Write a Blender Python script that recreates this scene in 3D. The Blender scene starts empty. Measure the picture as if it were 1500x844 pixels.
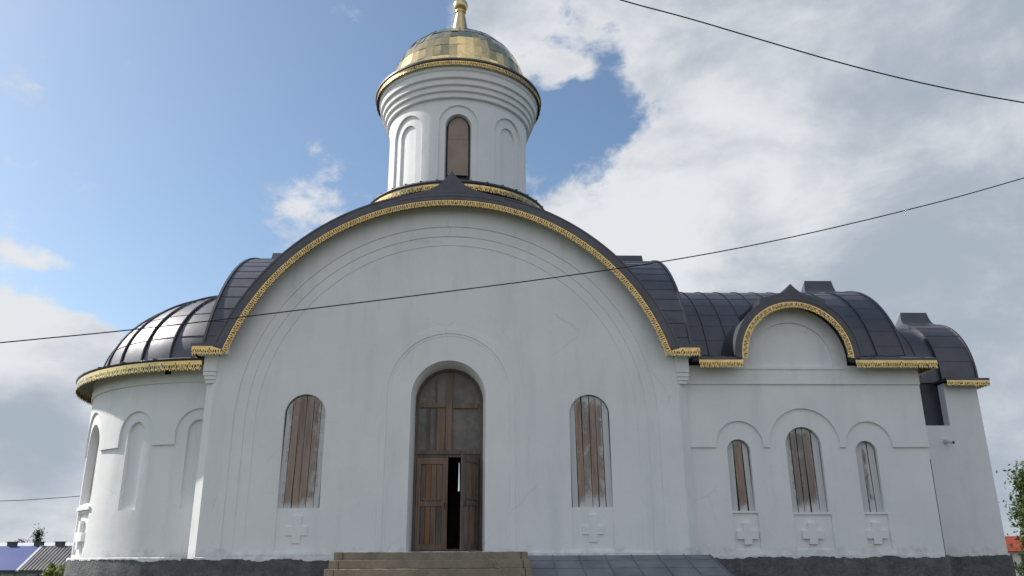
import bpy, bmesh, math, random
from mathutils import Vector, Matrix
from math import sin, cos, pi, radians, sqrt, atan2, asin, acos
random.seed(7)
S = bpy.context.scene
COL = S.collection

# ------------------------------------------------------------------ camera
CAM = Vector((0.87, -19.5, 0.0))
F_PX, PITCH, ROLL, YAW = 1193.0, radians(18.2), radians(-0.3), radians(2.0)
_f = Vector((sin(YAW)*cos(PITCH), cos(YAW)*cos(PITCH), sin(PITCH)))
_r = Vector((cos(YAW), -sin(YAW), 0)); _u = _r.cross(_f)
_R = _r*cos(ROLL) + _u*sin(ROLL); _U = -_r*sin(ROLL) + _u*cos(ROLL)
cd = bpy.data.cameras.new('camera'); cam = bpy.data.objects.new('camera', cd); COL.objects.link(cam)
cd.sensor_width = 36; cd.lens = F_PX/1500*36; cd.clip_start = 0.1; cd.clip_end = 12000
m = Matrix((_R, _U, -_f)).transposed().to_4x4(); m.translation = CAM; cam.matrix_world = m
S.camera = cam
def sky_dir(px, py):                       # direction in the sky seen at a place in the photograph
    return (_f*F_PX + _R*(px-750) - _U*(py-422)).normalized()

# ------------------------------------------------------------------ light, sky
SUN_EL, SUN_AZ = radians(39), radians(180-19)          # azimuth measured from +x towards +y
sdir = Vector((cos(SUN_AZ)*cos(SUN_EL), sin(SUN_AZ)*cos(SUN_EL), sin(SUN_EL)))
sd = bpy.data.lights.new('sun', 'SUN'); sd.energy = 5.0; sd.angle = radians(0.8); sd.color = (1, .95, .87)
so = bpy.data.objects.new('sun', sd); COL.objects.link(so)
so.rotation_euler = sdir.to_track_quat('Z', 'Y').to_euler(); so.location = (-30, 20, 40)
S.view_settings.view_transform = 'Standard'; S.view_settings.look = 'None'
S.view_settings.exposure = 0.16; S.view_settings.gamma = 1; S.view_settings.use_curve_mapping = False

W = bpy.data.worlds.new('World'); S.world = W; W.use_nodes = True
nt = W.node_tree; nt.nodes.clear()
def N(t, **k):
    n = nt.nodes.new(t)
    for a, b in k.items():
        if a[0] == 'i' and a[1:].isdigit(): n.inputs[int(a[1:])].default_value = b
        else: setattr(n, a, b)
    return n
def L(a, b): nt.links.new(a, b)
def M(op, a, b=None, clamp=False):
    n = N('ShaderNodeMath', operation=op, use_clamp=clamp)
    for i, v in enumerate((a, b)):
        if v is None: continue
        if isinstance(v, (int, float)): n.inputs[i].default_value = v
        else: L(v, n.inputs[i])
    return n.outputs[0]
out = N('ShaderNodeOutputWorld')
sky = N('ShaderNodeTexSky', sky_type='NISHITA', sun_disc=False, sun_elevation=SUN_EL,
        sun_rotation=atan2(sdir.x, sdir.y), altitude=200, air_density=1.0, dust_density=1.4, ozone_density=1.5)
bg1 = N('ShaderNodeBackground'); bg1.inputs[1].default_value = 0.13
tint = N('ShaderNodeMix', data_type='RGBA', blend_type='MULTIPLY'); tint.inputs[0].default_value = 1; L(sky.outputs[0], tint.inputs[6]); tint.inputs[7].default_value = (.95, 1.01, 1.0, 1)
L(tint.outputs[2], bg1.inputs[0])
tc = N('ShaderNodeTexCoord')
gen = tc.outputs['Generated']
mp = N('ShaderNodeMapping'); mp.inputs['Scale'].default_value = (1, 1, 1.7); L(gen, mp.inputs[0])
def noise(scale, detail, rough, dist=0.0, vec=None, off=(0, 0, 0)):
    m2 = N('ShaderNodeMapping'); m2.inputs['Location'].default_value = off
    L(vec or mp.outputs[0], m2.inputs[0])
    n = N('ShaderNodeTexNoise'); n.inputs['Scale'].default_value = scale; n.inputs['Detail'].default_value = detail
    n.inputs['Roughness'].default_value = rough; n.inputs['Distortion'].default_value = dist
    L(m2.outputs[0], n.inputs['Vector']); return n.outputs[0]
def blobs(lst):
    tot = None
    for px, py, s, w in lst:
        d = sky_dir(px, py) if not isinstance(px, tuple) else Vector(px).normalized()
        v = N('ShaderNodeVectorMath', operation='DISTANCE'); L(gen, v.inputs[0]); v.inputs[1].default_value = d
        q = M('DIVIDE', v.outputs['Value'], s/F_PX); q = M('MULTIPLY', q, q); q = M('MULTIPLY', q, -1.0)
        e = M('MULTIPLY', M('EXPONENT', q), w)
        tot = e if tot is None else M('ADD', tot, e)
    return tot
def ramp(x, a, b):
    n = N('ShaderNodeMapRange', interpolation_type='SMOOTHSTEP'); L(x, n.inputs[0])
    n.inputs[1].default_value = a; n.inputs[2].default_value = b; return n.outputs[0]
# where the clouds stand: (px, py, radius, weight); vectors are unseen clouds added behind the camera to brighten the facade
CL = [(1150, 200, 330, .42), (1400, 330, 330, .40), (900, 330, 150, .34), (1000, 60, 160, .22), (1350, 60, 260, .3),
      (1400, 640, 260, .30), (780, 40, 90, .16), (420, 300, 60, .34), (345, 285, 30, .2), (490, 300, 60, .25), (15, 372, 22, .34), (60, 380, 22, .30), (105, 392, 18, .24), (15, 470, 42, .30), (65, 482, 36, .28), (115, 494, 32, .26), (165, 505, 28, .24), (30, 525, 40, .14), (110, 560, 40, .10), (60, 690, 110, .42), (50, 780, 130, .36), (230, 640, 150, .2), (820, 110, 40, .16), (720, 20, 60, .12),
      (812, 116, 26, .34), (858, 106, 18, .27), (835, 95, 14, .15), (735, 55, 45, .22), (690, 20, 40, .24), (765, 105, 16, .24), (860, 200, 70, -.34), (850, 140, 60, -.30), (925, 190, 34, -.25), (895, 90, 36, -.2), (965, 152, 30, -.34), (805, 215, 40, -.3), (980, 90, 30, -.12), ((0, -1, .55), 0, 1250, .32), ((-.7, -1, .3), 0, 600, .14), ((.7, -.7, .4), 0, 700, .12), (560, 200, 120, -.25), (300, 240, 150, -.2), (200, 380, 80, -.12)]
base = noise(3.2, 9, .58, .35)
fine = noise(11, 6, .6, .2, off=(3, 1, 5))
wisp = noise(26, 5, .65, .4, off=(7, 2, 1))
dens = M('ADD', M('ADD', M('MULTIPLY', M('SUBTRACT', base, .5), 1.35), M('MULTIPLY', M('SUBTRACT', fine, .5), .55)), blobs(CL))
dens = M('ADD', dens, M('MULTIPLY', M('SUBTRACT', wisp, .5), .5))
cover = ramp(dens, .07, .33)
# how thick, i.e. how grey, a cloud is
GR = [(1420, 60, 220, .22), (1450, 420, 160, .14), (1230, 390, 110, .16), (1420, 640, 240, .2), (50, 690, 85, .42), (40, 610, 60, .5), (1150, 100, 90, .12), (1300, 250, 90, .1), (1450, 200, 60, -.2), (1180, 330, 60, -.15),
      (1000, 220, 160, -.25), (900, 330, 100, -.4), (1150, 60, 100, -.1), (60, 450, 120, -.4), (430, 310, 60, -.3), (50, 775, 40, -.3), ((0, -1, .55), 0, 1250, -.3)]  # vector entry whitens the unseen cloud added to light the facade
thick = ramp(M('ADD', M('ADD', M('MULTIPLY', noise(5, 9, .6, .25, off=(9, 4, 2)), 2.3), M('MULTIPLY', fine, .4)), blobs(GR)), .85, 1.85)
mixc = N('ShaderNodeMix', data_type='RGBA'); L(thick, mixc.inputs[0])
mixc.inputs[6].default_value = (.80, .82, .85, 1); mixc.inputs[7].default_value = (.41, .47, .55, 1)
bg2 = N('ShaderNodeBackground'); L(mixc.outputs[2], bg2.inputs[0]); bg2.inputs[1].default_value = 0.88
ms = N('ShaderNodeMixShader'); L(cover, ms.inputs[0]); L(bg1.outputs[0], ms.inputs[1]); L(bg2.outputs[0], ms.inputs[2])
L(ms.outputs[0], out.inputs[0])

# ------------------------------------------------------------------ materials
class Mat:
    def __init__(s, name, color=(.5, .5, .5), rough=.7, metal=0.0, spec=.5):
        s.m = bpy.data.materials.new(name); s.m.use_nodes = True; s.t = s.m.node_tree; s.b = s.t.nodes['Principled BSDF']
        s.b.inputs['Base Color'].default_value = (*color, 1); s.b.inputs['Roughness'].default_value = rough
        s.b.inputs['Metallic'].default_value = metal; s.b.inputs['Specular IOR Level'].default_value = spec
        s.tc = s.t.nodes.new('ShaderNodeTexCoord')
    def n(s, typ, **k):
        n = s.t.nodes.new(typ)
        for a, b in k.items(): setattr(n, a, b)
        return n
    def l(s, a, b): s.t.links.new(a, b)
    def noise(s, scale, detail=5, rough=.55, stretch=(1, 1, 1), dist=0, coord='Object', off=(0, 0, 0)):
        mp = s.n('ShaderNodeMapping'); mp.inputs['Scale'].default_value = stretch; mp.inputs['Location'].default_value = off
        s.l(s.tc.outputs[coord], mp.inputs[0])
        q = s.n('ShaderNodeTexNoise'); q.inputs['Scale'].default_value = scale; q.inputs['Detail'].default_value = detail
        q.inputs['Roughness'].default_value = rough; q.inputs['Distortion'].default_value = dist
        s.l(mp.outputs[0], q.inputs['Vector']); return q.outputs[0]
    def range(s, x, a, b, c=0., d=1.):
        q = s.n('ShaderNodeMapRange', interpolation_type='SMOOTHSTEP'); s.l(x, q.inputs[0])
        for i, v in ((1, a), (2, b), (3, c), (4, d)): q.inputs[i].default_value = v
        return q.outputs[0]
    def mix(s, f, a, b, mode='MIX'):
        q = s.n('ShaderNodeMix', data_type='RGBA', blend_type=mode)
        for i, v in ((0, f), (6, a), (7, b)):
            if isinstance(v, tuple): q.inputs[i].default_value = (*v[:3], 1)
            elif isinstance(v, (int, float)): q.inputs[i].default_value = v
            else: s.l(v, q.inputs[i])
        return q.outputs[2]
    def math(s, op, a, b, clamp=False):
        q = s.n('ShaderNodeMath', operation=op, use_clamp=clamp)
        for i, v in enumerate((a, b)):
            if isinstance(v, (int, float)): q.inputs[i].default_value = v
            else: s.l(v, q.inputs[i])
        return q.outputs[0]
    def attr(s, name):
        q = s.n('ShaderNodeAttribute', attribute_name=name); return q.outputs['Fac']
    def color(s, x): s.l(x, s.b.inputs['Base Color'])
    def rough(s, x): s.l(x, s.b.inputs['Roughness'])
    def bump(s, h, strength=.3, dist=.02):
        q = s.n('ShaderNodeBump'); q.inputs['Strength'].default_value = strength; q.inputs['Distance'].default_value = dist
        s.l(h, q.inputs['Height'])
        old = s.b.inputs['Normal'].links
        if old: s.l(old[0].from_socket, q.inputs['Normal'])
        s.l(q.outputs[0], s.b.inputs['Normal'])

def m_plaster():
    a = Mat('whitewashed plaster', rough=.92, spec=.25)
    c = a.mix(a.range(a.noise(.55, 6, .6), .3, .7), (.79, .795, .81), (.85, .85, .86))
    c = a.mix(a.range(a.noise(2.2, 5, .6, (1, 1, .16), off=(4, 2, 0)), .46, .8, 0, .7), c, (.69, .71, .725))
    c = a.mix(a.range(a.noise(7, 4, .6), .56, .8, 0, .35), c, (.74, .74, .74))
    sx = a.n('ShaderNodeSeparateXYZ'); a.l(a.tc.outputs['Object'], sx.inputs[0])
    k = a.math('ADD', a.range(sx.outputs['Z'], .0, .5, .55, 0.), a.math('MULTIPLY', a.math('SUBTRACT', a.noise(4, 7, .7, off=(1, 7, 3)), .5), 1.3))
    c = a.mix(a.range(k, .35, .8, 0, .55), c, (.46, .455, .44))
    v = a.n('ShaderNodeTexVoronoi', feature='DISTANCE_TO_EDGE'); v.inputs['Scale'].default_value = .55
    wp = a.n('ShaderNodeMix', data_type='VECTOR'); wp.inputs[0].default_value = .12; a.l(a.tc.outputs['Object'], wp.inputs[4])
    nz = a.n('ShaderNodeTexNoise'); nz.inputs['Scale'].default_value = 3; nz.inputs['Detail'].default_value = 6; a.l(a.tc.outputs['Object'], nz.inputs['Vector']); a.l(nz.outputs['Color'], wp.inputs[5]); a.l(wp.outputs[1], v.inputs['Vector'])
    ck = a.math('MULTIPLY', a.range(v.outputs['Distance'], .0, .006, 1, 0), a.range(a.noise(.8, 3, .5, off=(8, 8, 1)), .56, .64, 0, .28))
    c = a.mix(ck, c, (.40, .40, .40))
    a.color(c)
    a.bump(a.noise(1.3, 4, .5), .35, .05); a.bump(a.noise(9, 5, .6), .22, .012); a.bump(a.noise(60, 3, .6), .12, .003)
    return a.m
def m_roof():
    a = Mat('dark painted sheet metal', rough=.52, spec=.5, metal=.8); a.b.inputs['Coat Weight'].default_value = .6; a.b.inputs['Coat Roughness'].default_value = .36
    c = a.mix(a.range(a.noise(1.1, 5, .6), .3, .75), (.072, .073, .088), (.098, .097, .112))
    c = a.mix(a.range(a.noise(9, 6, .65), .55, .8, 0, .35), c, (.17, .155, .15)); a.color(c)
    a.rough(a.range(a.noise(3, 6, .6), .3, .7, .46, .60)); a.bump(a.noise(2.4, 3, .5), .25, .03); a.bump(a.noise(.9, 2, .5, off=(5, 5, 5)), .3, .05)
    return a.m
def m_gold(name, rough, bs, base=(.74, .52, .22)):
    a = Mat(name, base, rough, 1.0)
    c = a.mix(a.range(a.noise(6, 4, .6), .35, .7), base, tuple(x*.8 for x in base)); a.color(c)
    a.bump(a.noise(18, 3, .6), bs, .01); return a.m
def m_boards():
    a = Mat('weathered window boards', rough=.85, spec=.2)
    tone = a.attr('tone'); paint = a.attr('paint')
    c = a.mix(tone, (.39, .285, .24), (.275, .252, .238))
    gr = a.noise(14, 6, .65, (1, 1, .07), .3); c = a.mix(a.range(gr, .4, .75, 0, .75), c, (.15, .115, .10))
    c = a.mix(a.range(a.noise(5, 5, .6, (1, 1, .4)), .52, .75, 0, .6), c, (.34, .25, .20))
    k = a.math('ADD', paint, a.math('MULTIPLY', a.math('SUBTRACT', a.noise(6, 7, .72, (1, 1, .45), .6, off=(1, 3, 2)), .5), 1.5))
    c = a.mix(a.range(k, .22, .72, 0, .93), c, (.62, .63, .64)); a.color(c)
    a.bump(gr, .5, .008); return a.m
def m_wood(name, c1, c2, dark):
    a = Mat(name, rough=.7, spec=.3)
    c = a.mix(a.range(a.noise(2.5, 5, .6, (1, 1, .3)), .35, .68), c1, c2)
    gr = a.noise(16, 6, .65, (1, 1, .06), .4); c = a.mix(a.range(gr, .42, .75, 0, .8), c, dark)
    c = a.mix(a.range(a.noise(5, 7, .7, (1, 1, .5), .5, off=(7, 1, 1)), .58, .74, 0, .55), c, (.30, .29, .28)); a.color(c)
    a.bump(gr, .4, .006); return a.m
def m_concrete():
    a = Mat('rough step concrete', rough=.9, spec=.2)
    c = a.mix(a.range(a.noise(2.2, 6, .65), .3, .7), (.225, .19, .145), (.32, .275, .215))
    c = a.mix(a.range(a.noise(9, 7, .7), .52, .75, 0, .6), c, (.13, .12, .105))
    c = a.mix(a.range(a.noise(5, 6, .7, off=(3, 9, 1)), .66, .74, 0, .6), c, (.55, .54, .52)); a.color(c)
    a.bump(a.noise(25, 5, .65), .6, .012); return a.m
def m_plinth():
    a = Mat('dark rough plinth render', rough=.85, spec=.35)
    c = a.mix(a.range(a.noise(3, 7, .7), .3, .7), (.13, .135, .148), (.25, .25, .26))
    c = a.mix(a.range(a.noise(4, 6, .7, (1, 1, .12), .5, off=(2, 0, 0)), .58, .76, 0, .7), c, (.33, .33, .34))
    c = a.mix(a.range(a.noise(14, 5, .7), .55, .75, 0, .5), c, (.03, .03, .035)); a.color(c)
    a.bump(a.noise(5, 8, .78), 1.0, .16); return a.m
def m_plain(name, c1, c2, rough=.8, sc=4, spec=.3, metal=0, bump=.2):
    a = Mat(name, c1, rough, metal, spec); a.color(a.mix(a.range(a.noise(sc, 6, .6), .35, .68), c1, c2))
    if bump: a.bump(a.noise(sc*6, 4, .6), bump, .01)
    return a.m
def m_leaf(name, c1, c2):
    a = Mat(name, c1, .55, 0, .3)
    a.color(a.mix(a.attr('tone'), c1, c2))
    q = a.b.inputs.get('Transmission Weight')
    tr = a.n('ShaderNodeBsdfTranslucent'); tr.inputs[0].default_value = (*[x*1.3 for x in c2], 1)
    mx = a.n('ShaderNodeMixShader'); mx.inputs[0].default_value = .3
    o = a.t.nodes['Material Output']; a.l(a.b.outputs[0], mx.inputs[1]); a.l(tr.outputs[0], mx.inputs[2]); a.l(mx.outputs[0], o.inputs[0])
    return a.m
def m_ground():
    a = Mat('trodden grass and soil', rough=.95, spec=.1)
    c = a.mix(a.range(a.noise(.12, 7, .65), .35, .65), (.055, .07, .035), (.11, .10, .085))
    c = a.mix(a.range(a.noise(2.5, 7, .7), .4, .7, 0, .7), c, (.05, .07, .025)); a.color(c)
    a.bump(a.noise(3, 8, .7), .8, .15); return a.m
def m_slate():
    a = Mat('grey corrugated roofing', rough=.8, spec=.3)
    w = a.n('ShaderNodeTexWave', wave_type='BANDS', bands_direction='X'); w.inputs['Scale'].default_value = .8; w.inputs['Distortion'].default_value = .4
    a.l(a.tc.outputs['Object'], w.inputs['Vector'])
    c = a.mix(a.range(a.noise(.8, 6, .7), .3, .7), (.10, .10, .115), (.19, .18, .19)); c = a.mix(.35, c, w.outputs[0], 'MULTIPLY'); a.color(c)
    a.bump(w.outputs[0], .7, .15); return a.m

PL = m_plaster(); RF = m_roof(); GD = m_gold('gilded sheet', .24, .25); GDD = m_gold('polished gilded dome sheet', .10, .04, (.90, .69, .36))
HOLE = m_plain('dark brown hole fill', (.045, .034, .022), (.10, .075, .04), .5, 12, .4, .3, .2)  # dark faces that fill the holes of the gilded edging
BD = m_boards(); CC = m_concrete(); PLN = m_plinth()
DW = m_wood('old brown door wood', (.29, .185, .135), (.195, .145, .12), (.10, .073, .06))
DW2 = m_wood('grey dusty door wood', (.185, .15, .13), (.125, .105, .095), (.065, .055, .05))
DW3 = m_wood('fresh orange board', (.30, .155, .08), (.24, .125, .07), (.15, .08, .05))
FILM = m_plain('dusty polythene sheet', (.125, .11, .105), (.20, .18, .165), .35, 3, .5, 0, .5)
PLY = m_plain('faded plywood', (.37, .285, .24), (.31, .245, .21), .75, 2.5, .25, 0, .1)
BLK = m_plain('unlit interior black', (.02, .02, .022), (.03, .03, .032), .9, 2, .1, 0, 0)  # near-black puts interior darkness into the colour: board gaps, floor, vent hole
DKM = m_plain('navy metal sheet', (.018, .022, .032), (.03, .034, .045), .4, 2, .5, 0, .1)
GRY = m_plain('grey zinc cover sheet', (.15, .16, .185), (.22, .235, .26), .45, 1.5, .5, .25, .1)
IRON = m_plain('black iron', (.02, .02, .02), (.04, .035, .03), .5, 5, .5, .6, .1)
BLUE = m_plain('blue profiled roof sheet', (.028, .06, .22), (.036, .072, .26), .5, .5, .4, 0, .1)
SLATE = m_slate()
HWALL = m_plain('grey house render', (.24, .25, .25), (.32, .33, .33), .9, 1, .2)
PALE = m_plain('pale roof sheet', (.50, .52, .54), (.60, .61, .62), .6, 1, .3)
REDR = m_plain('red roof tile', (.30, .06, .035), (.22, .05, .03), .8, 1, .2)
WHT = m_plain('white painted metal', (.7, .7, .7), (.6, .6, .6), .4, 3, .5, 0, 0)
GLS = m_plain('dark window glass', (.03, .035, .04), (.05, .055, .06), .1, 1, .6, 0, 0)
BARK = m_plain('brown bark', (.10, .075, .055), (.06, .045, .035), .95, 6, .1, 0, .8)
WIRE = m_plain('black cable sheath', (.012, .012, .013), (.02, .02, .02), .6, 3, .3, 0, 0)

# ------------------------------------------------------------------ helpers
def tag(o, label=None, cat=None, group=None, kind=None):
    for k, v in (('label', label), ('category', cat), ('group', group), ('kind', kind)):
        if v: o[k] = v
    return o
def empty(name, loc=(0, 0, 0)):
    o = bpy.data.objects.new(name, None); COL.objects.link(o); o.location = loc; o.empty_display_size = .3; return o
def obj(name, bm, mats, parent=None, smooth=None, label=None):
    me = bpy.data.meshes.new(name); bm.to_mesh(me); bm.free()
    for x in (mats if isinstance(mats, (list, tuple)) else [mats]): me.materials.append(x)
    if smooth is not None:
        for p in me.polygons: p.use_smooth = True
        me.set_sharp_from_angle(angle=radians(smooth))
    o = bpy.data.objects.new(name, me); COL.objects.link(o)
    if parent is not None:
        o.parent = parent
        if parent.type == 'EMPTY': o.matrix_parent_inverse = Matrix.Translation(parent.location).inverted()
    if label: o['label'] = label
    return o
def soften(o, w, seg=2):
    md = o.modifiers.new('edge', 'BEVEL'); md.width = w; md.segments = seg; md.limit_method = 'ANGLE'; md.angle_limit = radians(50); return o
def box(bm, x0, x1, y0, y1, z0, z1, mi=0, mat=None):
    v = [bm.verts.new((x, y, z)) for z in (z0, z1) for y in (y0, y1) for x in (x0, x1)]
    if mat:
        for q in v: q.co = mat @ q.co
    for f in ((0, 2, 3, 1), (4, 5, 7, 6), (0, 1, 5, 4), (2, 6, 7, 3), (0, 4, 6, 2), (1, 3, 7, 5)):
        bm.faces.new([v[i] for i in f]).material_index = mi
    return v
def hexa(bm, pts, mi=0):                      # 8 corners: bottom ring 4, top ring 4
    v = [bm.verts.new(p) for p in pts]
    for f in ((3, 2, 1, 0), (4, 5, 6, 7), (0, 1, 5, 4), (1, 2, 6, 5), (2, 3, 7, 6), (3, 0, 4, 7)):
        bm.faces.new([v[i] for i in f]).material_index = mi
FRONT = Matrix(((1, 0, 0), (0, 0, 1), (0, 1, 0)))   # (u, v, depth) -> x, y, z (facing -y)
def plate(bm, outer, holes=(), d0=0., d1=.1, fn=None, cut=None, mi=0):
    """polygon with holes in (u, v), from depth d0 (front) back to d1; fn maps (u, v, depth) to the world"""
    cu = bpy.data.curves.new('tmp', 'CURVE'); cu.dimensions = '2D'; cu.fill_mode = 'BOTH'; cu.extrude = (d1-d0)/2
    for poly in [outer, *holes]:
        sp = cu.splines.new('POLY'); sp.points.add(len(poly)-1)
        for p, q in zip(sp.points, poly): p.co = (q[0], q[1], 0, 1)
        sp.use_cyclic_u = True
    ob = bpy.data.objects.new('tmp', cu)
    me = bpy.data.meshes.new_from_object(ob)
    b = bmesh.new(); b.from_mesh(me)
    bpy.data.objects.remove(ob); bpy.data.curves.remove(cu); bpy.data.meshes.remove(me)
    bmesh.ops.remove_doubles(b, verts=b.verts, dist=1e-5)
    if cut:
        us = [v.co.x for v in b.verts]; k = math.ceil(min(us)/cut+1e-4)
        while k*cut < max(us)-1e-4:
            bmesh.ops.bisect_plane(b, geom=b.verts[:]+b.edges[:]+b.faces[:], plane_co=(k*cut, 0, 0), plane_no=(1, 0, 0)); k += 1
    mid = (d0+d1)/2
    fn = fn or (lambda u, v, d: (u, d, v))
    vm = {}
    b.verts.index_update()
    for v in b.verts: vm[v.index] = bm.verts.new(fn(v.co.x, v.co.y, mid - v.co.z))
    for f in b.faces:
        try: nf = bm.faces.new([vm[v.index] for v in f.verts]); nf.material_index = mi
        except ValueError: pass
    b.free()
def arc(cx, cz, r, a0, a1, n):
    return [(cx+r*cos(radians(a0+(a1-a0)*i/n)), cz+r*sin(radians(a0+(a1-a0)*i/n))) for i in range(n+1)]
def arch(cx, hw, z0, zs, n=20, rise=None):      # round-headed opening
    k = (rise or hw)/hw
    return [(cx-hw, z0), (cx+hw, z0)] + [(x, zs+(z-zs)*k) for x, z in arc(cx, zs, hw, 0, 180, n)]
def lathe(bm, prof, cx, cy, n=64, a0=0, a1=360, mi=0):
    full = abs(a1-a0) >= 359.9
    rings = []
    for k in range(n if full else n+1):
        t = radians(a0+(a1-a0)*k/n)
        rings.append([bm.verts.new((cx+r*sin(t), cy-r*cos(t), z)) for r, z in prof])
    for k in range(n):
        A, B = rings[k], rings[(k+1) % len(rings)]
        for i in range(len(prof)-1):
            try: bm.faces.new((A[i], B[i], B[i+1], A[i+1])).material_index = mi
            except ValueError: pass
def tube(bm, pts, r, n=8, r2=None):
    pts = [Vector(p) for p in pts]; rings = []
    for i, p in enumerate(pts):
        t = (pts[min(i+1, len(pts)-1)]-pts[max(i-1, 0)]).normalized()
        a = t.orthogonal().normalized() if i == 0 else (pa - t*pa.dot(t)).normalized()
        pa = a; b = t.cross(a); rr = r if r2 is None else r+(r2-r)*i/(len(pts)-1)
        rings.append([bm.verts.new(p+(a*cos(2*pi*k/n)+b*sin(2*pi*k/n))*rr) for k in range(n)])
    for A, B in zip(rings, rings[1:]):
        for k in range(n): bm.faces.new((A[k], A[(k+1) % n], B[(k+1) % n], B[k]))
    bm.faces.new(rings[0][::-1]); bm.faces.new(rings[-1])
def cylmap(cx, cy, R, rot=0.):                 # u = arc length, depth inwards
    def f(u, v, d):
        t = u/R + radians(rot); r = R-d
        return (cx+r*sin(t), cy-r*cos(t), v)
    return f
def valance(bm, path, length, width=.23, cell=.016, per=.12, solid=.40):
    """pierced gilded sheet: path(s) gives (point, hanging direction)"""
    nr = max(6, round(width/cell)); nc = round(length/cell)
    vs = {}; rng = random.Random(nc)
    def vert(i, j):
        if (i, j) not in vs:
            P, D = path(length*i/nc); wob = .006*sin(i*.9)+.004*sin(i*.37)
            vs[i, j] = bm.verts.new(Vector(P)+Vector(D)*(width*j/nr)+Vector(D).cross(Vector((.3, .9, .2)))*wob*j/nr)
        return vs[i, j]
    for i in range(nc):
        p = (length*(i+.5)/nc/per) % 1; c = abs(p-.5)*2; p2 = (p*2) % 1; c2 = abs(p2-.5)*2
        for j in range(nr):
            v = (j+.5)/nr
            if v < solid: ok = 1
            elif v < solid+(.76-solid)*.4: ok = 0 if c2 < .5 else 1
            elif v < .74: ok = 1 if (c < .22 or (c > .55 and c < .82)) and rng.random() < .94 else 0
            elif v < .8: ok = 1 if c2 > .25 else 0
            else: ok = 1 if v < 1.06-.4*c2 else -1
            if solid*.6 < v < solid and c < .16 and int(length*(i+.5)/nc/per) % 3 == 0: ok = 0
            if ok >= 0: bm.faces.new((vert(i, j), vert(i+1, j), vert(i+1, j+1), vert(i, j+1))).material_index = 1-ok
def gold(name_bm, parent, name='valance'):
    o = obj(name, name_bm, [GD, HOLE], parent); md = o.modifiers.new('thickness', 'SOLIDIFY'); md.thickness = .004; return o
def line_path(a, b, d=(0, 0, -1)):
    a, b = Vector(a), Vector(b); n = (b-a).length
    return (lambda s: (a+(b-a)*(s/n), d)), n
def keel(bm, c, zc, R, h, L0, L1, fn, sc=1., slope=.25):
    """ogee point on a barrel roof: centre c, barrel centre height zc, radius R; fn(u, v, depth)"""
    top = zc+R+h
    pr = [(0, 0), (.07, .1), (.2, .26), (.36, .41), (.62, .545), (1.0, .65), (1.35, .75)]
    k = h/.6
    ptsR = [(u*sc, top-d*k) for u, d in pr]
    ptsR = [(u, max(z, zc+sqrt(R*R-u*u)-.03)) for u, z in ptsR]
    poly = [(c+u, z) for u, z in reversed(ptsR)] + [(c-u, z) for u, z in ptsR[1:]]
    ue = ptsR[-1][0]; rb = R-.1
    poly += [(c+u, zc+sqrt(rb*rb-u*u)) for u in [-ue+2*ue*i/20 for i in range(21)]]
    n0 = len(bm.verts)
    def f2(u, v, d):
        if d > (L0+L1)/2: d -= slope*max(0, v-(zc+R))     # back slopes towards the point
        return fn(u, v, d)
    plate(bm, poly, (), L0, L1, f2)

CH = empty('church', (0, 5.7, 0))
tag(CH, 'white plastered church with gilded dome, dark barrel roofs and boarded windows', 'church')
HW, DEP, ZB = 5.75, 11.4, -0.03
AX, AY, AR = -5.75, 5.3, 4.67          # apse
DX, DY, DR = -.08, 5.7, 2.36          # drum

# ------------------------------------------------------------------ main block walls
def facade_outline(r=5.66, hw=5.60):
    return [(-hw, ZB), (hw, ZB), (hw, 4.62)] + arc(0, 3., r, 17.5, 162.5, 60) + [(-hw, 4.62)]
def field(r):
    return [(-r, .06), (r, .06)] + arc(0, 3., r, 0, 180, 64)
WIN = (-3.41, 3.41)
def win_arch(cx, pad=0, z0=1.07): return arch(cx, .485+pad, z0, 3.235, 22)
bm = bmesh.new()
door_o = arch(0, .90, .1, 3.66, 28)
plate(bm, facade_outline(), [field(5.08)], .015, .052)
plate(bm, facade_outline(5.655, 5.59), [field(4.82)], .045, .08)
plate(bm, facade_outline(5.65, 5.58), [field(4.58)], .066, .105)
aprons = [[(c-.485, .12), (c+.485, .12)] + arc(c, 3.235, .485, 0, 180, 22) for c in WIN]
plate(bm, facade_outline(5.645, 5.57), [door_o]+aprons, .082, .125)
plate(bm, facade_outline(5.64, 5.56), [arch(0, .905, .1, 3.66, 28)]+[win_arch(c, .004) for c in WIN], .118, .27)
# rings round the doorway
def ring(bm, r0, r1, d0, d1):
    o = arch(0, r1, .06, 3.77, 40); h = arch(0, r0, .05, 3.77, 40)
    poly = [(-r1, .06)] + arc(0, 3.77, r1, 180, 0, 40) + [(r1, .06), (r0, .06)] + arc(0, 3.77, r0, 0, 180, 40) + [(-r0, .06)]
    plate(bm, poly, (), d0, d1)
ring(bm, 1.40, 1.68, .075, .15); ring(bm, 1.47, 1.61, .058, .15); ring(bm, .99, 1.40, .098, .15)
# splayed reveal of the doorway
rev = []
for r, y in ((.99, .098), (.96, .10), (.93, .14), (.90, .2), (.845, .36), (.835, .86)):
    rev.append([bm.verts.new((x, y, z)) for x, z in [(-r, ZB)]+arc(0, 3.66 if r < .95 else 3.70, r, 180, 0, 28)+[(r, ZB)]])
for A, B in zip(rev, rev[1:]):
    for i in range(len(A)-1): bm.faces.new((A[i], A[i+1], B[i+1], B[i]))
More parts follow.
